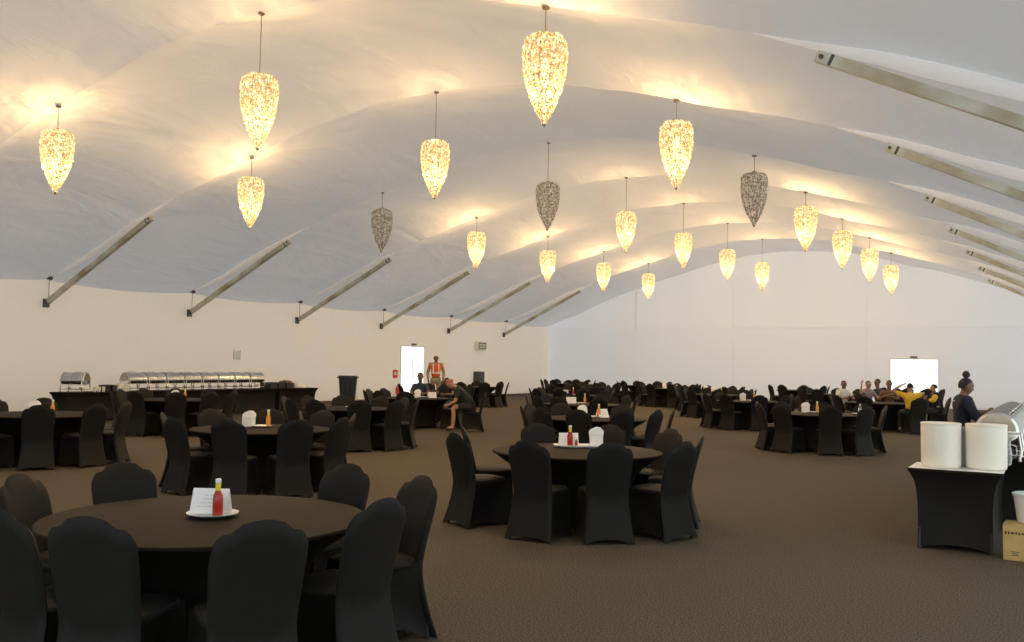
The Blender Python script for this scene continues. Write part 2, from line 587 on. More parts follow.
def pendant(x, y, ztip, lit, label, loff=False):
    r = empty('pendant_lamp', (x, y, ztip), random.uniform(0, 6), label, 'pendant lamp', 'crystal teardrop pendant lamps')
    def ch(name, me):
        o = bpy.data.objects.new(name, me)
        col.objects.link(o)
        o.parent = r
        return o
    ch('crystal_shade', lit_mesh if lit else dark_mesh)
    ch('cage', cage_mesh)
    ch('bulb', bulb_mesh if lit else bulbd_mesh)
    ch('finial', tip_mesh)
    top = ceil_z(x, y) - ztip
    MB().tube((0, 0, PH + .04), (0, 0, top), .007, 6).build('cord', M_wire, r)
    MB().lathe([(.05, -.03), (.055, 0), (.02, .012)], 12, (0, 0, top)).build('ceiling_hook', M_wire, r)
    if lit:
        l = bpy.data.lights.new('lamp_light', 'POINT')
        l.energy = LAMP_W
        l.color = LAMP_COL
        l.shadow_soft_size = .09
        lo = bpy.data.objects.new('lamp_light', l)
        col.objects.link(lo)
        lo.parent = r
        lo.location = (0, 0, PH - .72)
colx = {-1: XC - 5.35, 0: XC, 1: XC + 5.32}
tipz = {-1: 4.80, 0: 5.11, 1: 4.89}
side = {-1: 'left line', 0: 'ridge line', 1: 'right line'}
for i in range(7):
    for j in (-1, 0, 1):
        dark = i == 2
        lab = ('unlit grey crystal pendant lamp, the dark one of the %s' % side[j]) if dark else \
              'glowing golden crystal pendant lamp in the %s, %s' % (side[j], 'nearest to the camera' if i == 0 else ('farthest' if i == 6 else '%s from the front' % ORD[i]))
        dz = {(6, 1): -.1, (4, -1): -.05, (2, 0): 0}.get((i, j), 0)
        pendant(colx[j], Y0 + BAY * i, tipz[j] + dz, not dark, lab)
pendant(colx[1], Y0 - BAY, tipz[1] + .05, True, 'glowing crystal pendant lamp hanging just above the top edge of view')
pendant(colx[0], Y0 - BAY, tipz[0], True, 'glowing crystal pendant lamp in the ridge line, beyond the left edge of view')

# ------------------------------------------------------------------ banquet chair
def ycurve(z):
    if z > .45: return -.20 - .11 * ((z - .45) / .45) ** 1.25
    return -.20 - .10 * ((.45 - z) / .45) ** 1.6
def back_mesh():
    NU, NV = 25, 18
    def width(z):
        if z < .45: return .205 + .045 * ((.45 - z) / .45) ** 1.5
        return .205 + .018 * min(1, (z - .45) / .3)
    def ztop(u):
        a = abs(u)
        if a < .36: return .958 - .014 * (a / .36) ** 2
        if a < .64: return .944 - .044 * (.5 - .5 * math.cos(PI * (a - .36) / .28))
        return .900 - .070 * ((a - .64) / .36) ** 3.2
    def sheet(sg):
        def fn(i, j):
            u = -1 + 2 * i / (NU - 1)
            v = j / (NV - 1)
            v = 1 - (1 - v) ** 1.15
            z0 = .045 * (1 - u * u) + .004
            z = z0 + v * (ztop(u) - z0)
            w = width(min(z, .9)) * (1 - .10 * max(0, (z - .80) / .15) ** 2)
            th = .026 * math.sqrt(max(0, 1 - abs(u) ** 8)) * math.sqrt(max(0, 1 - v ** 24))
            uu = math.sin(u * PI / 2 * .96) / math.sin(PI / 2 * .96) * .35 + u * .65
            yc = ycurve(z) - .018 * (1 - u * u) * (1 if z > .45 else .0)
            return (uu * w, yc + sg * th, z)
        return fn
    mb = MB().grid(sheet(1), NU, NV)
    mb.grid(sheet(-1), NU, NV)
    return mb
def skirt_mesh():
    n, L = 48, 8
    def fn(i, j):
        t = j / (L - 1)
        z = .46 * (1 - t)
        a = 4 * i / n
        s, f = int(a) % 4, a - int(a)
        hx0, hy0, hy1 = .200 + .03 * t ** 1.5, -.195 - .095 * t ** 1.6, .215 + .02 * t
        c = [(-hx0, hy0), (hx0, hy0), (hx0, hy1), (-hx0, hy1)]
        p, q = c[s], c[(s + 1) % 4]
        e = 4 * f * (1 - f)
        ins = (.055 * math.sin(PI * min(1, t * .95)) + .035 * t) * e ** .8
        cx, cy = 0, .0
        x = p[0] + (q[0] - p[0]) * f
        y = p[1] + (q[1] - p[1]) * f
        if s == 0: y += ins * .3
        if s == 1: x -= ins
        if s == 2: y -= ins
        if s == 3: x += ins
        return (x, y, z + (.06 * e if t > .99 else 0) + .004)
    return MB().grid(fn, n, L, wrap=True)
def seat_mesh():
    mb = MB()
    prof = [(.93, .425), (1, .44), (1.02, .455), (1.0, .475), (.9, .488), (.6, .498), (.25, .502), (.02, .503)]
    n = 32
    def fn(i, j):
        r, z = prof[j]
        a = 2 * PI * i / n
        c, s = math.cos(a), math.sin(a)
        k = (abs(c) ** 5 + abs(s) ** 5) ** (-1 / 5)
        return (c * k * r * .205, .01 + s * k * r * .215, z)
    mb.grid(fn, n, len(prof), wrap=True)
    mb.add([fn(i, 0) for i in range(n)], [tuple(range(n))])
    return mb
ch = empty('banquet_chair', label='x', cat='chair')
back_mesh().build('backrest', M_black, ch)
seat_mesh().build('seat', M_black, ch)
skirt_mesh().build('skirt', M_black, ch)
mbf = MB()
for sx, sy in ((.215, -.27), (-.215, -.27), (.20, .215), (-.20, .215)):
    mbf = MB().lathe([(.016, 0), (.018, .01), (.013, .05), (.011, .12)], 8, (sx * .95, sy * .95, 0))
    mbf.build('leg', M_blackp, ch)
CH = Proto(ch)

# ------------------------------------------------------------------ round table
tb = empty('round_table', label='x', cat='table')
R = .915
MB().lathe([(R - .01, .722), (R, .728), (R + .002, .740), (R - .004, .748), (R - .02, .751), (.01, .752)], 64).build('tabletop', M_top, tb)
def fn(i, j):
    prof = [(.905, .728), (.84, .675), (.73, .60), (.64, .50), (.60, .38), (.59, .2), (.60, .06), (.61, .004)]
    r, z = prof[j]
    a = 2 * PI * i / 80
    w = abs(math.sin(a * 2.5))
    k = j / 7
    return (r * (1 - .10 * k * w) * math.cos(a), r * (1 - .10 * k * w) * math.sin(a), z + (.06 * w if j == 7 else 0))
MB().grid(fn, 80, 8, wrap=True).build('skirt', M_black, tb)
for i in range(5):
    a = 2 * PI * i / 5
    MB().lathe([(.02, 0), (.022, .015), (.014, .03), (.014, .3)], 8, (.585 * math.cos(a), .585 * math.sin(a), 0)).build('leg', M_blackp, tb)
TB = Proto(tb)

# id: (x, y, phrase, chair list or None)
TABLES = [
    ('a1', -4.30, 3.85, 'nearest round table at lower left', [(164, 1.25), (201, 1.2), (269, 1.22), (295, 1.25), (327, 1.42), (7, 1.18, -.25), (45, 1.29, .4), (89, 1.18)]),
    ('b1', -4.50, 9.10, 'middle foreground round table', [(278, 1.38), (310, 1.37), (341, 1.45), (22, 1.3), (179, 1.40, .6), (227, 1.38, .38), (138, 1.34), (100, 1.3), (60, 1.3)]),
    ('b2', -9.20, 9.10, 'second-row round table left of centre', [(217, 1.25), (262, 1.3), (301, 1.42), (333, 1.4), (5, 1.3), (48, 1.2), (90, 1.25), (130, 1.25), (170, 1.25)]),
    ('b3', -13.90, 9.00, 'second-row round table at left edge', [(287, 1.3), (325, 1.3), (3, 1.3), (32, 1.35), (70, 1.3), (145, 1.25), (180, 1.3), (250, 1.25)]),
    ('c1', -7.00, 14.80, 'third-row round table behind the middle one', [(219, 1.26), (250, 1.25), (285, 1.3), (315, 1.3), (347, 1.3), (20, 1.35), (48, 1.25), (90, 1.25), (143, 1.3), (180, 1.3)]),
    ('c2', -12.00, 14.20, 'third-row round table below the bin', None),
    ('c3', -17.00, 14.20, 'third-row round table before the left buffet', None),
    ('d1', -4.25, 19.90, 'fourth-row round table at right', [(215, 1.3), (245, 1.3), (290, 1.3), (322, 1.3), (350, 1.3), (20, 1.25), (60, 1.3), (100, 1.3), (140, 1.3), (180, 1.3)]),
    ('d2', -9.70, 19.90, 'fourth-row middle round table', None),
    ('d3', -14.30, 19.50, 'fourth-row round table beside the bending man', [(195, 1.3), (230, 1.3), (262, 1.3), (295, 1.28), (20, 1.3), (50, 1.3), (165, 1.3)]),
    ('e0', -4.40, 28.00, 'round table of the right diners', [(262, 1.3), (225, 1.3), (185, 1.3), (335, 1.3)]),
    ('e1', -7.40, 25.70, 'fifth-row round table left of the diners', None),
    ('e2', -12.80, 25.40, 'fifth-row middle round table', None),
    ('e3', -17.60, 25.20, 'fifth-row leftmost round table', None),
    ('f1', -9.90, 30.60, 'sixth-row right round table', None),
    ('f2', -15.0, 30.30, 'sixth-row middle round table', None),
    ('f3', -19.6, 30.60, 'sixth-row leftmost round table', [(200, 1.3), (240, 1.3), (280, 1.3), (320, 1.3), (30, 1.3), (70, 1.3), (350, 1.3), (120, 1.3)]),
    ('g1', -7.20, 35.60, 'seventh-row rightmost round table', None),
    ('g2', -11.5, 34.60, 'seventh-row second round table from right', None),
    ('g4', -14.0, 36.90, 'seventh-row third round table from right', None),
    ('g3', -16.7, 35.30, 'seventh-row leftmost round table', None),
    ('h0', -5.20, 40.60, 'last-row rightmost round table', None),
    ('h1', -9.60, 40.60, 'last-row second round table from right', None),
    ('h2', -16.8, 40.90, 'last-row third round table from right', None),
    ('h3', -20.4, 40.20, 'last-row leftmost round table', None),
]
# seats taken by people: x, y, and the point each one faces
PEOPLE_AT = {
    'e0': [(-3.30, 26.80, -4.6, 29.2), (-2.92, 28.3, -5.2, 27.6), (-4.35, 29.55, -3.9, 27), (-5.05, 29.95, -4.0, 28.6), (-5.62, 29.3, -4.4, 27.9)],
    'd3': [(-15.45, 21.3, -14.3, 19.5), (-14.55, 21.35, -14.3, 19.5), (-12.43, 19.30, -14.6, 18.0)],
}
TPOS = {}
TAKEN = []
PH_OF = {}
rc = random.Random(21)
for (tid, tx, ty, phrase, chairs) in TABLES:
    TPOS[tid] = (tx, ty)
    PH_OF[tid] = phrase
    TB.put((tx, ty, 0), rc.uniform(0, 1), 'black-covered %s' % phrase, 'black-covered round banquet tables')
    chairs_auto = chairs is None or tid not in ('a1', 'b1')
    if chairs is None:
        n = 10 if ty < 30 else 9
        off = rc.uniform(0, 36)
        chairs = [(off + 360 * i / n + rc.uniform(-5, 5), rc.uniform(1.2, 1.34)) for i in range(n)]
    auto = chairs_auto
    td = to_px(tx, ty, .5)[2]
    items = []
    for ent in chairs:
        ang, r = ent[:2]
        a = math.radians(ang)
        # measured angles and radii are those of the chair crown; the seat centre lies nearer the table
        rr = max(r - .31, .90)
        x, y = tx + rr * math.cos(a), ty + rr * math.sin(a)
        rz = a + PI / 2 + rc.uniform(-.10, .10) + (ent[2] if len(ent) > 2 else 0)
        if auto and (any(math.hypot(x - a_, y - b_) < .60 for a_, b_ in TAKEN + [(p[0], p[1]) for L_ in PEOPLE_AT.values() for p in L_]) or any(math.hypot(x - q[0], y - q[1]) < .50 for q in items)): continue
        if auto and any(math.hypot(x - q[1], y - q[2]) < 1.12 for q in TABLES if q[0] != tid): continue
        items.append((x, y, rz, to_px(x, y, .5)))
    for (x, y, qx, qy) in PEOPLE_AT.get(tid, []):
        items.append((x, y, math.atan2(-(qx - x), qy - y), to_px(x, y, .5)))
    TAKEN += [(q[0], q[1]) for q in items]
    near = sorted([q for q in items if q[3][2] < td], key=lambda q: q[3][0])
    far = sorted([q for q in items if q[3][2] >= td], key=lambda q: q[3][0])
    for nm, lst in (('near', near), ('far', far)):
        for k, q in enumerate(lst):
            pos = 'leftmost' if k == 0 else ('rightmost' if k == len(lst) - 1 else '%s from left' % ORD[k])
            CH.put((q[0], q[1], 0), q[2], 'black covered chair, %s side %s, at %s' % (nm, pos, phrase), 'chairs at the %s' % phrase)

# ------------------------------------------------------------------ table settings
def plate_proto():
    r = MB().lathe([(.06, 0), (.075, .002), (.10, .010), (.135, .020), (.137, .024), (.10, .016), (.06, .007), (.01, .006)], 28)
    o = r.build('plate', M_white)
    return Proto(tag(o, 'x', 'plate'))
def tray_proto():
    mb = MB()
    prof = [(.02, .006), (.8, .007), (1, .022), (1.02, .024), (1.0, .014), (.8, 0), (.02, 0)]
    n = 40
    def fn(i, j):
        a = 2 * PI * i / n
        c, s_ = math.cos(a), math.sin(a)
        k = (abs(c) ** 3.5 + abs(s_) ** 3.5) ** (-1 / 3.5)
        return (prof[j][0] * c * k * .235, prof[j][0] * s_ * k * .10, prof[j][1])
    mb.grid(fn, n, len(prof), wrap=True)
    return Proto(tag(mb.build('serving_platter', M_white), 'x', 'platter'))
def bottle_proto(liquid, name):
    r = empty(name, label='x', cat='bottle')
    MB().lathe([(.020, 0), (.029, .004), (.031, .02), (.031, .105), (.028, .13), (.018, .15), (.015, .16)], 18).build('bottle_body', liquid, r)
    MB().lathe([(.0165, .158), (.0165, .20), (.014, .205)], 16).build('neck_label', M_yel, r)
    MB().lathe([(.015, .203), (.0175, .205), (.0175, .226), (.012, .229)], 16).build('cap', M_white, r)
    return Proto(r)
def card_proto():
    r = empty('menu_card', label='x', cat='menu card')
    w, h, d, t = .105, .135, .055, .0012
    mb = MB()
    for sg in (1, -1):
        mb.add([(-w, sg * d, 0), (w, sg * d, 0), (w, sg * .002, h), (-w, sg * .002, h), (-w, sg * (d + t), 0), (w, sg * (d + t), 0), (w, sg * (.002 + t), h + t), (-w, sg * (.002 + t), h + t)],
               [(0, 1, 2, 3), (4, 7, 6, 5), (0, 4, 5, 1), (2, 6, 7, 3), (0, 3, 7, 4), (1, 5, 6, 2)])
    mb.build('folded_sheet', M_paper, r, smooth=False)
    mb = MB()
    for k in range(4):
        f = .28 + .15 * k
        for sg in (1, -1):
            y = sg * (d * (1 - f) + .002 * f + t * 1.6)
            y2 = sg * (d * (1 - f - .012) + .002 * f + t * 1.6)
            mb.add([(-w * .6 + .01 * k, y, h * f), (w * .55, y, h * f), (w * .55, y2, h * (f + .012)), (-w * .6 + .01 * k, y2, h * (f + .012))], [(0, 1, 2, 3)])
    mb.build('printed_lines', M_ink, r, smooth=False, merge=0)
    return Proto(r)
def napkin_proto():
    r = empty('napkin_holder', label='x', cat='napkin holder')
    mb = MB().box(-.065, .065, -.045, -.041, 0, .12, .0015).box(-.065, .065, .041, .045, 0, .12, .0015).box(-.065, .065, -.045, .045, 0, .004)
    mb.box(-.065, -.061, -.045, .045, 0, .06)
    mb.build('holder', M_white, r)
    mb = MB()
    for k in range(7):
        y = -.034 + .0105 * k
        a = .12 * math.sin(k * 2.1)
        c, s_ = math.cos(a), math.sin(a)
        pts = [(-.055, 0), (.055, 0), (.062, .15), (.02, .185), (-.04, .165), (-.062, .14)]
        q = [(x * c - z * s_, y + z * .06, .005 + max(0, x * s_ + z * c)) for x, z in pts]
        q2 = [(x, yy + .006, z) for x, yy, z in q]
        mb.add(q + q2, [(0, 1, 2, 3, 4, 5), (11, 10, 9, 8, 7, 6)] + [(i, 6 + i, 6 + (i + 1) % 6, (i + 1) % 6) for i in range(6)])
    tag(mb.build('napkins', M_paper, r, smooth=False), kind='stuff')
    return Proto(r)
def shaker_proto():
    r = empty('pepper_shaker', label='x', cat='shaker')
    MB().lathe([(.015, 0), (.017, .004), (.015, .05), (.013, .055)], 12).build('shaker_body', M_red, r)
    MB().lathe([(.014, .054), (.014, .066), (.008, .075)], 12).build('cap', M_green, r)
    return Proto(r)
PL, TR, CD, NP, SH = plate_proto(), tray_proto(), card_proto(), napkin_proto(), shaker_proto()
BR, BO = bottle_proto(M_red, 'sauce_bottle'), bottle_proto(M_orangeb, 'mustard_bottle')
ZT = .7525
tu = YAW                     # direction of the picture's right-hand side on the floor
ux, uy = math.cos(tu), math.sin(tu)
def off(p, a, b):            # a to the right, b away, seen from the door
    return p[0] + a * ux - b * uy, p[1] + a * uy + b * ux
def setting(tid, c, kind, sc=1):
    ph = PH_OF[tid]
    def P(a, b, z=0):
        x, y = off(c, a, b)
        return (x, y, ZT + z)
    if kind == 'near':
        PL.put(P(0, 0), 0, 'white plate holding menu card and red sauce bottle on %s' % ph, 'white plates', 1.08)
        CD.put(P(-.02, .03, .02), tu - .06, 'white folded menu card behind a red sauce bottle, on %s' % ph, 'menu cards', 1.02)
        BR.put(P(.045, -.055, .01), 1, 'red sauce bottle with yellow neck label on %s' % ph, 'sauce bottles', .95)
        return
    if kind == 'full':
        TR.put(P(.02, 0), tu + .1, 'long white platter with card, bottle and napkins on %s' % ph, 'platters', 1.35)
        CD.put(P(-.13, .02, .02), tu + .1, 'white tent-shaped menu card on platter, on %s' % ph, 'menu cards')
        BR.put(P(-.12, -.09, .02), 1, 'red sauce bottle with yellow neck on %s' % ph, 'sauce bottles', 1.0)
        SH.put(P(-.05, -.085, .02), 1, 'small red shaker with green cap on %s' % ph, 'shakers')
        NP.put(P(.18, .02, .02), tu, 'white napkin holder stuffed with napkins on %s' % ph, 'napkin holders', 1.1)
        return
    rn = random.Random(tid)
    PL.put(P(0, 0), 0, 'white plate in the centre of %s' % ph, 'white plates')
    if 'n' in kind: NP.put(P(rn.uniform(-.22, -.14), .05), tu + rn.uniform(-.5, .5), 'white napkin holder on %s' % ph, 'napkin holders', 1.15)
    if 'r' in kind: BR.put(P(.03, -.02, .01), 1, 'red sauce bottle on %s' % ph, 'sauce bottles')
    if 'o' in kind: BO.put(P(.09, .02, .01), 1, 'orange sauce bottle on %s' % ph, 'mustard bottles')
    if 'c' in kind: CD.put(P(rn.uniform(.14, .24) * (1 if 'n' in kind else -1), rn.uniform(-.1, .1)), tu + rn.uniform(-.7, .7), 'white tent-shaped menu card on %s' % ph, 'menu cards', 1.1)
T1C = (-4.27, 3.86)
setting('a1', T1C, 'near')
setting('b1', (-4.62, 9.42), 'full')
setting('b2', (-9.35, 9.25), 'no')
setting('b3', (-13.6, 8.9), 'no')
setting('c1', (-7.05, 14.9), 'con')
setting('c2', (-12.0, 14.3), 'o')
setting('c3', (-16.6, 14.0), 'no')
setting('d1', (-4.45, 20.1), 'on')
setting('d2', (-9.8, 20.0), 'co')
setting('d3', (-14.2, 19.7), 'nc')
setting('e1', (-7.4, 25.8), 'on')
setting('e2', (-12.8, 25.5), 'cr')
setting('f1', (-9.9, 30.7), 'no')
setting('g2', (-11.5, 34.6), 'nc')
setting('g4', (-14.0, 36.9), 'nc')
setting('g3', (-16.7, 35.3), 'n')
# water bottle and small plate on the fourth-row table
wx_, wy_ = off((-4.25, 19.9), .75, -.1)
PL.put((wx_, wy_, ZT), 0, 'small white plate beside the clear bottle on %s' % PH_OF['d1'], 'white plates')
wb_ = empty('water_bottle', (wx_ + .02, wy_ - .0, ZT + .01), 0, 'clear plastic water bottle on %s' % PH_OF['d1'], 'bottle')
MB().lathe([(.028, 0), (.032, .01), (.031, .12), (.033, .14), (.02, .17), (.012, .185)], 16).build('bottle_body', M_glass, wb_)
MB().lathe([(.014, .184), (.014, .205), (.01, .207)], 12).build('cap', M_white, wb_)
# two stray napkin piles beside the bending man
for k, (a, b, lab) in enumerate([(-.35, -.2, 'crumpled white napkin pile left of the bending man'), (-.12, -.32, 'smaller crumpled napkin heap nearer the bending man')]):
    x, y = off((-14.3, 19.5), a, b)
    mb = MB()
    def fn(i, j, k=k):
        t = PI * j / 9
        an = 2 * PI * i / 14
        r = 1 + .22 * math.sin(i * 2.3 + j * 1.7 + k) + .12 * math.sin(i * 4.1 + j)
        return (.13 * r * math.sin(t) * math.cos(an), .10 * r * math.sin(t) * math.sin(an), .055 + .055 * -math.cos(t) * (r if t > 1.6 else 1))
    mb.grid(fn, 14, 10, wrap=True)
    tag(mb.build('crumpled_napkin', M_paper, loc=(x, y, ZT)), lab, 'napkin', 'crumpled napkins')

# ------------------------------------------------------------------ buffet tables in fitted black covers
def buffet_proto(L, W):
    r = empty('buffet_table', label='x', cat='table')
    MB().box(-W / 2, W / 2, -L / 2, L / 2, .725, .752, .006).build('tabletop', M_top, r)
    n = 20
    def fn(i, j):
        zs = [.735, .70, .64, .55, .42, .25, .10, .004]
        z = zs[j]
        k = i // n
        f = (i % n) / n
        cs = [(-1, -1), (1, -1), (1, 1), (-1, 1)]
        p, q = cs[k], cs[(k + 1) % 4]
        x, y = p[0] + (q[0] - p[0]) * f, p[1] + (q[1] - p[1]) * f
        e = 4 * f * (1 - f)
        tz = 1 - z / .735
        corner = .085 * (1 - math.exp(-tz * 7))
        sag = .045 * math.sin(PI * tz) * e
        X = x * (W / 2 - corner)
        Y = y * (L / 2 - corner)
        if k in (0, 2): Y -= y * sag
        else: X -= x * sag
        return (X, Y, z + (.05 * e if j == 7 else 0))
    MB().grid(fn, 4 * n, 8, wrap=True).build('cover', M_black, r)
    for sx in (-1, 1):
        for sy in (-1, 1):
            MB().lathe([(.02, 0), (.022, .015), (.014, .03), (.014, .2)], 8, (sx * (W / 2 - .095), sy * (L / 2 - .095), 0)).build('leg', M_blackp, r)
    return Proto(r)
BT = buffet_proto(1.80, .80)
for k in range(5):
    BT.put((-21.75, 15.45 + 1.83 * k, 0), 0, 'black-covered buffet table along the left wall, %s from the left' % ORD[k], 'buffet tables along the left wall')
for k in range(4):
    BT.put((-.85 if k == 0 else -.42, 10.47 + 1.83 * k, 0), 0, 'black-covered buffet table at the right edge, %s from the camera' % ORD[k], 'buffet tables at the right edge')

# ------------------------------------------------------------------ roll-top chafing dishes (long axis along local Y)
def chafer_proto(openlid=False):
    r = empty('chafing_dish', label='x', cat='chafing dish')
    L, Rr_ = .60, .205
    zc = .30
    def half(sg0, sg1, rad, z0, t):
        mb = MB()
        n = 24
        def fn(i, j):
            a = sg0 + (sg1 - sg0) * i / n
            y = [-L / 2, -L / 2 + .01, L / 2 - .01, L / 2][j]
            rr = rad - (t if j in (0, 3) else 0)
            return (rr * math.cos(a), y, z0 + rr * math.sin(a))
        mb.grid(fn, n + 1, 4)
        for yy in (-L / 2, L / 2):
            pts = [((rad - t) * math.cos(sg0 + (sg1 - sg0) * i / n), yy, z0 + (rad - t) * math.sin(sg0 + (sg1 - sg0) * i / n)) for i in range(n + 1)]
            mb.add(pts, [tuple(range(n + 1))])
        return mb
    lo, hi = (0, PI) if not openlid else (PI * .55, PI * 1.45)
    half(lo, hi, Rr_, zc, .012).build('roll_lid', M_steel, r)
    mb = MB()
    for yy in (-L / 2 + .02, 0, L / 2 - .02):
        mb = MB()
        mb.path([((Rr_ + .004) * math.cos(lo + (hi - lo) * i / 16), yy, zc + (Rr_ + .004) * math.sin(lo + (hi - lo) * i / 16)) for i in range(17)], .007, 6)
        mb.build('lid_rib', M_steeld, r)
    # rounded water pan below
    mb = MB()
    n = 20
    def fn2(i, j):
        a = PI + PI * i / n
        y = [-L / 2 + .012, L / 2 - .012][j]
        return (Rr_ * .97 * math.cos(a), y, zc - .01 + .10 * math.sin(a))
    mb.grid(fn2, n + 1, 2)
    for yy in (-L / 2 + .012, L / 2 - .012):
        mb.add([fn2(i, 0 if yy < 0 else 1) for i in range(n + 1)], [tuple(range(n + 1))])
    mb.build('water_pan', M_steel, r)
    MB().box(-Rr_ - .012, Rr_ + .012, -L / 2 - .012, L / 2 + .012, zc - .016, zc + .004, .004).build('rim', M_steeld, r)
    for yy in (-1, 1):
        e = MB()
        n = 24
        yo = yy * (L / 2 + .004)
        pts = [((Rr_ - .03) * math.cos(lo + (hi - lo) * i / n), yo, zc + .012 + (Rr_ - .03) * math.sin(lo + (hi - lo) * i / n)) for i in range(n + 1)]
        p2 = [(x, yy * (L / 2 - .002), z) for x, y, z in pts]
        e.add(pts + p2, [tuple(range(n + 1))] + [(i, i + 1, n + 2 + i, n + 1 + i) for i in range(n)])
        e.build('end_panel', M_endp, r)
    # round end bosses and handle
    for yy in (-1, 1):
        e = MB()
        c = Vector((0, yy * (L / 2 + .0), zc + .045))
        e.tube(c, c + Vector((0, yy * .007, 0)), .045, 18)
        e.tube(c + Vector((0, yy * .006, 0)), c + Vector((0, yy * .011, 0)), .022, 14)
        e.build('end_boss', M_steeld, r)
    a = 1.0 if not openlid else PI * 1.3
    hx, hz = (Rr_ + .05) * math.cos(PI - a), zc + (Rr_ + .05) * math.sin(PI - a)
    bx_, bz_ = Rr_ * math.cos(PI - a), zc + Rr_ * math.sin(PI - a)
    MB().path([(bx_, -.09, bz_), (hx, -.09, hz), (hx, .09, hz), (bx_, .09, bz_)], .009, 8).build('handle', M_steel, r)
    # stand
    for sx in (-1, 1):
        for sy in (-1, 1):
            l = MB().path([(sx * (Rr_ - .01), sy * (L / 2 - .03), zc - .01), (sx * (Rr_ + .015), sy * (L / 2 - .02), .12), (sx * (Rr_ - .0), sy * (L / 2 - .02), .012)], .012, 8)
            l.ell((sx * Rr_, sy * (L / 2 - .02), .012), (.02, .02, .012), 10, 6)
            l.build('leg', M_steel, r)
    MB().path([(-Rr_, -L / 2 + .02, .07), (Rr_, -L / 2 + .02, .07), (Rr_, L / 2 - .02, .07), (-Rr_, L / 2 - .02, .07), (-Rr_, -L / 2 + .02, .07)], .007, 6).build('shelf_frame', M_steel, r)
    for yy in (-.15, .15):
        MB().lathe([(.04, .062), (.042, .066), (.042, .12), (.03, .125)], 14, (0, yy, 0)).build('burner', M_steeld, r)
    return Proto(r)
CF = chafer_proto()
ZB = .7525
CF.put((-21.75, 15.0, ZB), -1.08, 'steel roll-top chafing dish standing alone, leftmost on the left buffet', 'chafing dishes on the left buffet')
for k in range(8):
    CF.put((-21.75, 16.75 + .625 * k, ZB), 0, 'steel roll-top chafing dish, %s in the close row on the left buffet' % ORD[k], 'chafing dishes on the left buffet')
for k in range(6):
    CF.put((-.56, 11.2 + .66 * k, ZB), PI, 'large steel roll-top chafing dish on the right buffet, %s from the camera' % ORD[k], 'chafing dishes on the right buffet')

# things between and after the chafing dishes on the left buffet
def cup(x, y, z, rr, h, lab, m=M_cream, name='cup', cat='cup', grp='cream cups on the left buffet'):
    o = MB().lathe([(rr * .7, 0), (rr * .75, .004), (rr, h), (rr * .93, h), (rr * .68, .012), (.003, .010)], 16).build(name, m, loc=(x, y, z))
    return tag(o, lab, cat, grp)
for k in range(3):
    cup(-21.55, 15.42 + .13 * k, ZB, .045, .13, 'cream cup beside the lone chafing dish, %s from the left' % ORD[k])
def cupstack(x, y, n, lab):
    r = empty('cup_stack', (x, y, ZB), 0, lab, 'stack of cups', 'stacked cups on the left buffet')
    for k in range(n):
        MB().lathe([(.034, 0), (.05, .07), (.047, .07), (.032, .008)], 14, (0, 0, .03 * k)).build('cup', M_cream, r)
cupstack(-21.5, 16.10, 6, 'tall stack of cream cups before the chafing row, left one')
cupstack(-21.45, 16.27, 5, 'stack of cream cups before the chafing row, middle one')
cupstack(-21.55, 16.40, 4, 'shortest stack of cream cups, touching the chafing row')
def crate(x, y, w, l, h, lab, m=M_blackp):
    mb = MB()
    t = .012
    mb.box(-w / 2, w / 2, -l / 2, l / 2, 0, t)
    mb.box(-w / 2, -w / 2 + t, -l / 2, l / 2, 0, h).box(w / 2 - t, w / 2, -l / 2, l / 2, 0, h)
    mb.box(-w / 2, w / 2, -l / 2, -l / 2 + t, 0, h).box(-w / 2, w / 2, l / 2 - t, l / 2, 0, h)
    mb.box(-w / 2 - .01, w / 2 + .01, -l / 2 - .01, -l / 2 + t, h - .015, h).box(-w / 2 - .01, w / 2 + .01, l / 2 - t, l / 2 + .01, h - .015, h)
    return tag(mb.build('cutlery_box', m, loc=(x, y, ZB), smooth=False), lab, 'box', 'black boxes on the left buffet')
crate(-21.7, 15.82, .3, .13, .17, 'small black cutlery box on the left buffet, leftmost of three')
crate(-21.65, 15.98, .3, .13, .17, 'small black cutlery box on the left buffet, middle of three')
crate(-21.95, 16.12, .3, .13, .17, 'small black cutlery box on the left buffet, behind the cup stack')
for k in range(3):
    crate(-21.7, 21.75 + .36 * k, .45, .33, .19 if k < 2 else .16, 'low black box right of the chafing row, %s' % ['nearest the dishes', 'middle', 'under the bread rolls'][k])
for k in range(5):
    tag(MB().ell((0, 0, .04), (.06, .085, .045), 12, 8).build('bread_roll', M_bread, loc=(-21.70 + .07 * (k % 2 * 2 - 1), 22.37 + .075 * k, ZB + .16 + .01 * (k % 3)), rz=k),
        'brown bread roll on the left buffet, %s from the left' % ORD[k], 'bread roll', 'bread rolls heaped on the left buffet')
for k in range(2):
    cup(-21.72, 22.80 + .14 * k, ZB, .06, .22 - .04 * k, ['taller', 'shorter'][k] + ' white tumbler between bread rolls and cream dome, left buffet', M_white, 'tumbler', 'tumbler', 'white tumblers')
tag(MB().lathe([(.20, 0), (.21, .02), (.185, .07), (.12, .115), (.04, .135), (.005, .137)], 22).build('domed_loaf', M_cream, loc=(-21.75, 23.2, ZB)), 'cream domed loaf at the right end of the left buffet', 'loaf')

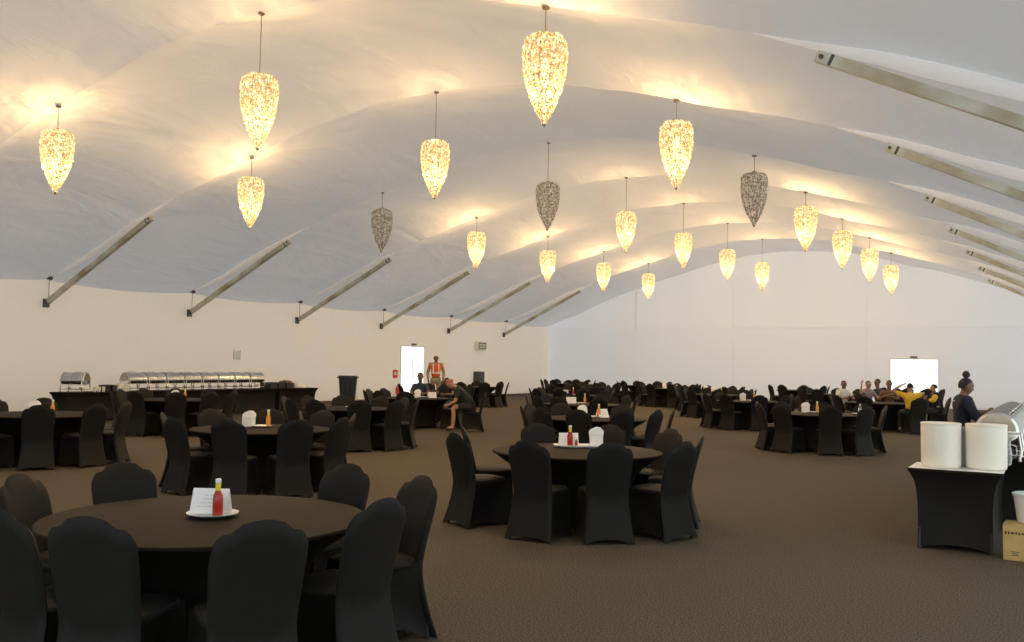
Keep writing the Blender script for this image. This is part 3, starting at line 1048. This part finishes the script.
# wheelie bin
r = empty('wheelie_bin', (-20.95, 24.7, 0), YAW + .1, 'black plastic wheelie bin standing by the left wall', 'bin')
r.scale = (1.05, 1.05, 1.1)
def fnb(i, j):
    zs = [.06, .3, .95, .99]
    hw = [.21, .235, .29, .30][j]
    hd = [.22, .25, .32, .33][j]
    a = 2 * PI * i / 32
    c, s_ = math.cos(a), math.sin(a)
    k = (abs(c) ** 6 + abs(s_) ** 6) ** (-1 / 6)
    return (c * k * hw, s_ * k * hd, zs[j])
mb = MB().grid(fnb, 32, 4, wrap=True)
mb.add([fnb(i, 0) for i in range(32)], [tuple(range(32))])
mb.build('bin_body', M_bin, r)
for k in (-.15, 0, .15):
    MB().box(k - .012, k + .012, -.335, -.29, .25, .9, .005).build('rib', M_bin, r)
MB().box(-.33, .33, -.36, .36, .985, 1.03, .012).box(-.29, .29, -.32, .30, 1.03, 1.06, .012).build('lid', M_bin, r)
MB().tube((-.22, .37, 1.0), (.22, .37, 1.0), .016).build('handle', M_bin, r)
for sx in (-1, 1):
    MB().tube((sx * .20, .26, .10), (sx * .26, .26, .10), .10, 20).build('wheel', M_blackp, r)

# ------------------------------------------------------------------ near right buffet things
def can(x, y, lab):
    r = empty('white_canister', (x, y, ZB + .008), 0, lab, 'canister', 'white canisters on the right buffet')
    MB().lathe([(.165, 0), (.172, .006), (.176, .03), (.178, .39), (.175, .40)], 40).build('canister_body', M_cream, r)
    MB().lathe([(.176, .398), (.181, .400), (.181, .414), (.172, .420), (.005, .421)], 40).build('lid', M_cream, r)
can(-.985, 9.85, 'tall cream-white canister on the right buffet, left one of the pair')
can(-.60, 9.92, 'tall cream-white canister on the right buffet, right one of the pair')
mb = MB()
mb.box(-1.24, -.44, 9.60, 10.2, 0, .006, .002)
tag(mb.build('white_tray', M_white, loc=(0, 0, ZB)), 'flat white tray under the two cream-white canisters', 'tray')
r = empty('cutlery_bin', (-.79, 10.09, ZB + .008), .1, 'grey upright plastic cutlery bin between the two cream-white canisters', 'cutlery bin')
mb = MB()
mb.box(-.09, .09, -.07, .07, 0, .01)
for b in ((-.09, -.084, -.07, .07), (.084, .09, -.07, .07), (-.09, .09, -.07, -.064), (-.09, .09, .064, .07)):
    mb.box(*b, 0, .36)
mb.build('bin_wall', M_greyp, r, smooth=False)
MB().box(-.1, .1, -.08, -.062, .345, .37, .004).box(-.1, .1, .062, .08, .345, .37, .004).box(-.1, -.082, -.08, .08, .345, .37, .004).box(.082, .1, -.08, .08, .345, .37, .004).build('rim', M_greyp, r)
# glass jug near the first chafing dish
r = empty('glass_jug', (-.47, 10.5, ZB), .4, 'clear glass jug between right canister and first large chafing dish', 'jug')
MB().lathe([(.05, 0), (.06, .01), (.065, .12), (.05, .2), (.055, .24), (.05, .238), (.045, .2), (.058, .12), (.05, .015)], 20).build('jug_body', M_glass, r)
MB().path([(.055, 0, .21), (.11, 0, .19), (.115, 0, .1), (.062, 0, .06)], .007, 8).build('handle', M_glass, r)
# cardboard box and the white tub on it
r = empty('cardboard_box', (-.22, 9.65, 0), -.04, 'brown cardboard box on the carpet under the right table edge', 'box')
MB().box(-.22, .22, -.16, .16, 0, .31, .004).build('box_body', M_card, r)
mb = MB()
mb.add([(-.22, -.16, .312), (.22, -.16, .312), (.22, -.005, .318), (-.22, -.005, .318)], [(0, 1, 2, 3)])
mb.add([(-.22, .16, .312), (.22, .16, .312), (.22, .005, .318), (-.22, .005, .318)], [(0, 1, 2, 3)])
mb.build('flap', M_card, r, smooth=False)
mb = MB()
rp = random.Random(4)
xx = -.205
while xx < .19:
    w = rp.uniform(.012, .03)
    mb.box(xx, xx + w, -.1612, -.1605, .228 + rp.uniform(0, .008), .258 - rp.uniform(0, .008))
    xx += w + .008
mb.box(-.16, -.09, -.1612, -.1605, .075, .082).box(-.15, -.10, -.1612, -.1605, .06, .067).box(-.155, -.095, -.1612, -.1605, .045, .052)
mb.build('printing', M_inkd, r, smooth=False)
r = empty('white_tub', (-.215, 9.69, .322), 0, 'white plastic tub standing on the cardboard box', 'tub')
MB().lathe([(.115, 0), (.125, .01), (.155, .23), (.162, .235), (.162, .25), (.15, .25)], 28).build('tub_body', M_white, r)
MB().lathe([(.163, .243), (.166, .246), (.166, .262), (.15, .268), (.01, .27)], 28).build('lid', M_bag, r)

# ------------------------------------------------------------------ things on the left wall
yw = 38.55
r = empty('exit_sign', (XL + .13, yw, 2.30), 0, 'white boxed sign with green lettering bars high on the left wall', 'sign')
MB().box(-.12, .10, -.40, .40, 0, .42, .01).build('sign_box', M_signw, r)
MB().box(.10, .112, -.35, .35, .05, .37, .003).build('sign_face', M_signg, r)
MB().box(.112, .116, -.28, .28, .235, .285).box(.112, .116, -.28, .22, .12, .17).build('lettering', M_signw, r, smooth=False)
r = empty('steel_cabinet', (XL + .22, 38.3, 0), 0, 'dark grey upright cabinet against left wall below the sign', 'cabinet')
MB().box(-.18, .18, -.22, .22, .04, 1.26, .01).build('cabinet_body', M_dgrey, r)
MB().box(.18, .198, -.20, .20, .08, 1.22, .004).build('door', M_dgrey, r)
MB().tube((.21, -.15, .5), (.21, -.15, .85), .01).build('handle', M_alu, r)
for sx in (-.15, .15):
    for sy in (-.18, .18):
        MB().lathe([(.025, 0), (.02, .04)], 8, (sx, sy, 0)).build('leg', M_blackp, r)
r = empty('notice_holder', (XL + .01, 23.0, 1.66), 0, 'small clear notice holder on left wall above the chafing dishes', 'notice holder')
MB().box(-.01, .004, -.15, .15, 0, .31, .002).build('backing', M_signw, r)
MB().box(.006, .016, -.16, -.145, 0, .32).box(.006, .016, .145, .16, 0, .32).box(.006, .016, -.15, .15, -.01, .01).build('clip_edge', M_glass, r, smooth=False)
for z, lab in ((1.10, 'red fire sign on left wall beside the bright door'), ):
    r = empty('fire_sign', (XL + .012, 31.95, z - .12), 0, lab, 'sign')
    MB().box(-.008, .006, -.16, .16, 0, .34, .003).build('sign_plate', M_ext, r)
    MB().box(.006, .009, -.07, .07, .12, .26).build('symbol', M_signw, r, smooth=False)
r = empty('fire_extinguisher', (XL + .16, 31.95, 0), 0, 'red fire extinguisher on the floor left of the bright door', 'fire extinguisher')
MB().lathe([(.085, 0), (.09, .01), (.09, .5), (.07, .58), (.03, .62)], 20).build('cylinder', M_ext, r)
MB().lathe([(.03, .61), (.03, .66), (.02, .68)], 12).build('valve', M_blackp, r)
MB().box(-.015, .12, -.012, .012, .68, .70).box(-.015, .10, -.012, .012, .72, .735).build('lever', M_blackp, r)
MB().path([(.03, 0, .65), (.11, .0, .60), (.13, 0, .4), (.11, 0, .2)], .012, 8).build('hose', M_blackp, r)

# ------------------------------------------------------------------ people
M_skin = mat('skin_brown', (.20, .10, .055), .5)
M_skinl = mat('skin_tan', (.46, .25, .15), .5)
M_hair = mat('hair_black', (.012, .010, .010), .6)
M_hairo = mat('hair_ginger', (.34, .13, .05), .6)
def cloth(n, c): return mat('cloth_' + n, c, .8)
M_navy = cloth('navy', (.012, .013, .028))
M_dblue = cloth('dark_blue', (.02, .035, .06))
M_dgreen = cloth('dark_green', (.012, .026, .018))
M_yelc = cloth('yellow', (.80, .46, .04))
M_whc = cloth('white', (.70, .70, .66))
M_orc = cloth('orange', (.85, .14, .03))
M_refl = cloth('reflective', (.80, .80, .74))
M_khaki = cloth('khaki', (.34, .27, .18))
M_blackc = cloth('black', (.012, .012, .014))
M_eye = mat('eye_dark', (.02, .012, .01), .2)
M_brown = cloth('brown', (.16, .08, .045))

def skin_obj(name, verts, edges, m, parent, root=0, sub=2):
    me = bpy.data.meshes.new(name)
    me.from_pydata([v[:3] for v in verts], edges, [])
    o = bpy.data.objects.new(name, me)
    col.objects.link(o)
    md = o.modifiers.new('skin', 'SKIN')
    md.use_smooth_shade = True
    lay = me.skin_vertices[0] if len(me.skin_vertices) else None
    for i, v in enumerate(verts):
        r = v[3]
        lay.data[i].radius = r if isinstance(r, tuple) else (r, r)
        lay.data[i].use_root = (i == root)
    sb = o.modifiers.new('sub', 'SUBSURF')
    sb.levels = sub
    sb.render_levels = sub
    dg = bpy.context.evaluated_depsgraph_get()
    dg.update()
    em = bpy.data.meshes.new_from_object(o.evaluated_get(dg))
    o.modifiers.clear()
    o.data = em
    em.name = name
    em.materials.clear()
    em.materials.append(m)
    for p in em.polygons: p.use_smooth = True
    o.parent = parent
    return o

def V(*a): return Vector(a)
def chain(verts, edges, start, pts):
    k = start
    for p in pts:
        verts.append(p)
        edges.append((k, len(verts) - 1))
        k = len(verts) - 1
    return k

def person(loc, rz, label, pose, skin, hair, top, legs, sc=1.0, group=None, bun=False, vest=False, shorts=False, shoes=None, long_sleeve=False, headyaw=0, bald=False):
    """pose: dict of joint positions in the person's own frame, facing +Y"""
    r = empty('person', loc, rz, label, 'person', group)
    r.scale = (sc, sc, sc)
    P = {k: Vector(v) for k, v in pose.items()}
    P['head'] = P['head'] - (P['head'] - P['neck']).normalized() * .022
    pel, waist, chest, neck, head = P['pelvis'], P['waist'], P['chest'], P['neck'], P['head']
    hd = (head - neck).normalized()
    fwd = Vector(pose.get('face', (0, 1, 0))).normalized()
    fwd = (fwd - hd * fwd.dot(hd)).normalized()
    sd = fwd.cross(hd).normalized()
    vs, es = [], []
    vs.append((*pel, (.125, .105)))
    chain(vs, es, 0, [(*waist, (.115, .09))])
    c = chain(vs, es, 1, [(*chest, (.125, .090))])
    n0 = chain(vs, es, c, [(*(neck - hd * .03), .058)])
    n1 = chain(vs, es, n0, [(*(neck + hd * .03), .052), (*(head - hd * .055 + fwd * .018), (.072, .078)), (*(head + hd * .02 + fwd * .003), (.094, .108)), (*(head + hd * .085 - fwd * .008), (.070, .084))])
    for sg, nm in ((-1, 'L'), (1, 'R')):
        sh, el, wr, hn = P['sh' + nm], P['el' + nm], P['wr' + nm], P['ha' + nm]
        k = chain(vs, es, c, [(*sh, .066), (*((sh + el) / 2), .050), (*el, .040), (*((el + wr) / 2), .036), (*wr, .026)])
        hdir = (hn - wr).normalized()
        nn = Vector((sg, .2, .3))
        side_ = hdir.cross(nn).normalized()
        nrm = side_.cross(hdir).normalized()
        pm = chain(vs, es, k, [(*(wr + hdir * .045), (.034, .02))])
        palm = chain(vs, es, pm, [(*(wr + hdir * .085), (.038, .015))])
        for q, (of, ln) in enumerate(((-.030, .066), (-.010, .078), (.010, .074), (.030, .058))):
            b = wr + hdir * .098 + side_ * of
            chain(vs, es, palm, [(*b, .0095), (*(b + hdir * ln * .5 - nrm * .006), .0088), (*(b + hdir * ln * .88 - nrm * .022), .0075)])
        b = wr + hdir * .035 - side_ * .036
        chain(vs, es, pm, [(*b, .011), (*(b + hdir * .035 - side_ * .016 - nrm * .01), .0095), (*(b + hdir * .06 - side_ * .018 - nrm * .02), .008)])
        hp, kn, an, to = P['hp' + nm], P['kn' + nm], P['an' + nm], P['to' + nm]
        chain(vs, es, 0, [(*hp, .088), (*((hp + kn) / 2), .076), (*kn, .056), (*((kn + an) / 2 + Vector((0, -.01, 0))), .052), (*an, .036), (*to, (.042, .028))])
    skin_obj('body', vs, es, skin, r)
    # upper garment
    vs, es = [], []
    vs.append((*(pel + Vector((0, 0, .02))), (.148, .122)))
    chain(vs, es, 0, [(*waist, (.137, .108))])
    c = chain(vs, es, 1, [(*((waist + chest) / 2), (.150, .118)), (*chest, (.160, .122))])
    chain(vs, es, c, [(*(neck - hd * .05), (.105, .088)), (*(neck - hd * .005), (.074, .072))])
    if not vest:
        for nm in 'LR':
            sh, el, wr = P['sh' + nm], P['el' + nm], P['wr' + nm]
            pts = [(*sh, .084), (*((sh + el) / 2), .066)]
            if long_sleeve: pts += [(*el, .052), (*((el + wr) / 2), .048), (*(el + (wr - el) * .92), .038)]
            else: pts += [(*(sh + (el - sh) * .72), .057)]
            chain(vs, es, c, pts)
    skin_obj('shirt' if not long_sleeve else 'jacket', vs, es, top, r)
    # trousers
    vs, es = [], []
    vs.append((*pel, (.142, .118)))
    for nm in 'LR':
        hp, kn, an = P['hp' + nm], P['kn' + nm], P['an' + nm]
        pts = [(*hp, .100), (*((hp + kn) / 2), .088), (*kn, .070)]
        if shorts: pts = pts[:2] + [(*(hp + (kn - hp) * .85), .078)]
        else: pts += [(*((kn + an) / 2), .064), (*(an + (kn - an) * .08), .054)]
        chain(vs, es, 0, pts)
    skin_obj('shorts' if shorts else 'trousers', vs, es, legs, r)
    for nm in 'LR':
        an, to = P['an' + nm], P['to' + nm]
        skin_obj('shoe', [(*(an - Vector((0, 0, .035))), .045), (*(an * .5 + to * .5 - Vector((0, 0, .01))), (.046, .04)), (*(to + (to - an) * .15), (.044, .032))], [(0, 1), (1, 2)], shoes or M_blackc, r)
    # hair, eyes, nose, ears, mouth
    rot = Matrix((sd, fwd, hd)).transposed()
    mb = MB()
    nA, nB = 20, 12
    def hf(i, j):
        a = 2 * PI * i / nA
        t = PI * (.57 + (.15 if bun else .05) * max(0, -math.sin(a))) * j / (nB - 1)
        front = max(0, math.sin(a))
        t *= 1 - .42 * front
        q = Vector((.079 * math.sin(t) * math.cos(a), .094 * math.sin(t) * math.sin(a) - .010, .098 * math.cos(t) + .018))
        return head + rot @ q
    if not bald:
        mb.grid(hf, nA, nB, wrap=True)
        mb.build('hair', hair, r)
    if bun:
        mb = MB()
        cc = head + hd * .155 - fwd * .035
        def bf(i, j):
            a = 2 * PI * i / 16
            t = PI * j / 10
            q = Vector((math.sin(t) * math.cos(a), math.sin(t) * math.sin(a), math.cos(t))) * (.048 * (1 + .05 * math.sin(i * 2.5 + j)))
            return cc + q
        mb.grid(bf, 16, 11, wrap=True)
        mb.build('hair_bun', hair, r)
    for sg in (-1, 1):
        e = head + fwd * .083 + sd * sg * .030 + hd * .008
        MB().ell(e, (.010, .006, .006), 8, 6).build('eye', M_eye, r)
        MB().ell(head + sd * sg * .082 - hd * .008 - fwd * .006, (.012, .018, .028), 8, 6).build('ear', skin, r)
    nb = head + fwd * .088 - hd * .012
    mb = MB()
    mb.add([nb + hd * .022, nb - sd * .014 - hd * .014, nb + sd * .014 - hd * .014, nb + fwd * .022 - hd * .012, nb - hd * .02], [(0, 1, 3), (0, 3, 2), (1, 4, 3), (4, 2, 3), (0, 2, 4, 1)])
    mb.build('nose', skin, r)
    MB().ell(head + fwd * .078 - hd * .047, (.022, .008, .006), 8, 5).build('mouth', M_brown, r)
    return r

def seated(lean=.05, arms='table', headfwd=.03, face=(0, 1, 0), hz=0.0):
    d = dict(pelvis=(0, 0, .58), waist=(0, .01 + lean * .4, .74), chest=(0, lean, .95), neck=(0, lean + .02, 1.10), head=(0, lean + headfwd, 1.245 + hz), face=face)
    d.update(hpL=(-.09, .03, .56), hpR=(.09, .03, .56), knL=(-.13, .42, .55), knR=(.13, .42, .55), anL=(-.13, .44, .09), anR=(.13, .44, .09), toL=(-.14, .58, .04), toR=(.14, .58, .04))
    d.update(shL=(-.165, lean, 1.01), shR=(.165, lean, 1.01))
    if arms == 'table':
        d.update(elL=(-.25, lean + .16, .80), elR=(.25, lean + .16, .80), wrL=(-.14, lean + .38, .81), wrR=(.14, lean + .38, .81), haL=(-.08, lean + .47, .82), haR=(.08, lean + .47, .82))
    if arms == 'head':
        d.update(elL=(-.44, lean + .10, 1.13), elR=(.36, lean + .02, 1.08), wrL=(-.19, lean + .03, 1.29), wrR=(.30, lean + .22, .90), haL=(-.07, lean + .03, 1.35), haR=(.22, lean + .28, .86))
    if arms == 'raise':
        d.update(elR=(.34, lean + .10, .96), elL=(-.25, lean + .16, .80), wrR=(.33, lean + .14, 1.20), wrL=(-.14, lean + .38, .81), haR=(.32, lean + .15, 1.31), haL=(-.08, lean + .45, .82))
    if arms == 'fold':
        d.update(elL=(-.26, lean + .10, .84), elR=(.28, lean + .06, .84), wrL=(.0, lean + .22, .90), wrR=(.02, lean + .24, .94), haL=(.1, lean + .24, .93), haR=(-.08, lean + .24, .97))
    return d

CAMDIR = lambda x, y: math.atan2(0 - x, 0 - y)
def face_to(x, y, tx, ty):      # rotation that turns +Y towards the target
    return math.atan2(-(tx - x), ty - y)
ex, ey = TPOS['e0']
def diner(x, y, label, tgt, **kw):
    arms = kw.pop('arms', 'table'); lean = kw.pop('lean', .05); hz = kw.pop('hz', 0); face = kw.pop('face', (0, 1, 0))
    return person((x, y, 0), face_to(x, y, *tgt), label, seated(lean, arms, face=face, hz=hz), kw.pop('skin', M_skin), kw.pop('hair', M_hair), kw.pop('top'), kw.pop('legs', M_blackc), **kw)
diner(-3.40, 26.80, 'person in yellow shirt seated with back turned, hand raised to head', (-4.6, 29.2), top=M_yelc, arms='head', skin=M_skinl)
p9 = diner(-2.92, 28.3, 'person in black top with yellow sleeve, seated rightmost by the bright door', (-5.2, 27.6), top=M_blackc, arms='fold', lean=.06, long_sleeve=True, skin=M_skinl, hz=-.03)
q9 = seated(.06, 'fold')
skin_obj('yellow_sleeve', [(*q9['shL'], .092), (*((Vector(q9['shL']) + Vector(q9['elL'])) / 2), .078), (*q9['elL'], .066), (*((Vector(q9['elL']) + Vector(q9['wrL'])) / 2), .058)], [(0, 1), (1, 2), (2, 3)], M_yelc, p9)
diner(-4.35, 29.55, 'person in dark shirt seated facing camera in front of the bright door', (-3.9, 27), top=M_brown, arms='fold', skin=M_skin, hz=.04)
diner(-4.80, 30.75, 'person in dark teal shirt seated sideways, right of the pair', (-6.5, 29.3), top=M_dblue, arms='fold', hz=.06)
diner(-5.05, 29.95, 'person raising one hand, left of the pair of seated diners', (-4.0, 29.0), top=mat('cloth_mauve', (.30, .22, .22), .8), arms='raise', skin=M_skinl)
diner(-5.62, 29.3, 'person in white shirt seated left of the pair of diners', (-4.7, 27.9), top=M_whc, arms='table')
# left group
diner(-15.45, 21.3, 'person in dark blue top seated in front of the bright left door', (-14.3, 19.5), top=M_dblue, arms='table', hz=.05)
diner(-14.55, 21.35, 'person in black seated behind the table, below the orange vest', (-14.3, 19.5), top=M_blackc, arms='table', hz=-.08)
# man bending forward on his chair, forearms on his knees
bend = dict(pelvis=(0, 0, .58), waist=(0, .10, .73), chest=(0, .29, .90), neck=(0, .40, 1.02), head=(0, .52, 1.10), face=(0, .8, -.6),
            hpL=(-.09, .03, .56), hpR=(.09, .03, .56), knL=(-.15, .42, .56), knR=(.15, .42, .56), anL=(-.17, .42, .09), anR=(.16, .46, .09), toL=(-.19, .56, .04), toR=(.18, .60, .04),
            shL=(-.18, .32, .94), shR=(.18, .32, .94), elL=(-.22, .38, .68), elR=(.22, .38, .68), wrL=(-.10, .55, .60), wrR=(.10, .55, .60), haL=(-.03, .62, .57), haR=(.03, .62, .55))
bx0, by0 = -12.43, 19.30
person((bx0, by0, 0), math.atan2(-(-14.6 - bx0), 18.0 - by0), 'person in dark green shirt and shorts bending forward, elbows on knees', bend, M_skinl, M_hairo, M_dgreen, M_blackc, sc=1.06, shorts=True)
# standing man in the orange vest
stand = dict(pelvis=(0, 0, .95), waist=(0, .0, 1.12), chest=(0, .0, 1.36), neck=(0, .0, 1.53), head=(0, .02, 1.665), face=(0, 1, 0),
             hpL=(-.09, 0, .90), hpR=(.09, 0, .90), knL=(-.11, .02, .50), knR=(.11, .02, .50), anL=(-.12, 0, .09), anR=(.12, 0, .09), toL=(-.14, .13, .04), toR=(.14, .13, .04),
             shL=(-.19, 0, 1.43), shR=(.19, 0, 1.43), elL=(-.27, -.02, 1.15), elR=(.27, -.02, 1.15), wrL=(-.25, .08, .92), wrR=(.25, .08, .92), haL=(-.23, .12, .82), haR=(.23, .12, .82))
vm = person((-20.15, 28.75, 0), face_to(-20.15, 28.75, 0, 0), 'standing person in orange safety vest by the bright left door', stand, M_skin, M_hair, M_khaki, M_khaki, sc=1.11, bald=True, long_sleeve=True)
vs = [(0, 0, .98, (.175, .135)), (0, 0, 1.14, (.165, .128)), (0, 0, 1.36, (.185, .130)), (0, -.01, 1.47, (.10, .085)), (-.19, 0, 1.43, .088), (-.21, -.005, 1.37, .082), (.19, 0, 1.43, .088), (.21, -.005, 1.37, .082)]
v_ = skin_obj('safety_vest', vs, [(0, 1), (1, 2), (2, 3), (2, 4), (4, 5), (2, 6), (6, 7)], M_orc, vm)
mb = MB()
def ring(z, hx, hy, w):
    m_ = MB()
    def f(i, j):
        a = 2 * PI * i / 28
        return (hx * math.cos(a), hy * math.sin(a), z + (w if j else 0))
    return m_.grid(f, 28, 2, wrap=True)
ring(1.12, .178, .142, .05).build('reflective_band', M_refl, vm)
for sx in (-1, 1):
    MB().box(sx * .09 - .022, sx * .09 + .022, .118, .138, 1.12, 1.46, .004).build('reflective_strap', M_refl, vm)
# standing woman at the right buffet
wst = dict(pelvis=(0, 0, .86), waist=(0, .0, 1.01), chest=(0, .02, 1.22), neck=(0, .03, 1.37), head=(0, .06, 1.495), face=(0, 1, -.35),
           hpL=(-.09, 0, .82), hpR=(.09, 0, .82), knL=(-.10, .02, .46), knR=(.10, .02, .46), anL=(-.10, 0, .09), anR=(.10, 0, .09), toL=(-.11, .13, .04), toR=(.11, .13, .04),
           shL=(-.17, .02, 1.29), shR=(.17, .02, 1.29), elL=(-.24, .10, 1.05), elR=(.23, .12, 1.05), wrL=(-.16, .30, 1.12), wrR=(.14, .30, 1.13), haL=(-.13, .40, 1.16), haR=(.10, .42, 1.17))
wr_ = person((-1.12, 13.75, 0), -PI / 2 + .35, 'standing person in navy jacket with hair bun at the right buffet', wst, M_skin, M_hair, M_navy, M_blackc, bun=True, long_sleeve=True)
mb = MB()
for k, w in enumerate((.018, .010, .016, .012)):
    mb.box(-.045 + .024 * k, -.045 + .024 * k + w, -.098, -.095, 1.272, 1.286)
mb.build('back_print', M_whc, wr_, smooth=False)
# pale bag hanging behind her
r = empty('pale_bag', (-1.42, 13.95, .78), .4, 'pale plastic bag bulging behind the standing person in navy', 'bag')
def pf(i, j):
    t = PI * j / 12
    a = 2 * PI * i / 18
    w = (1 + .08 * math.sin(3 * a + j)) * math.sin(t)
    return (.11 * w * math.cos(a), .09 * w * math.sin(a), .30 + .28 * -math.cos(t) - .02 * math.sin(t * 2))
MB().grid(pf, 18, 13, wrap=True).build('bag_body', M_bag, r)
r.location.z = .0
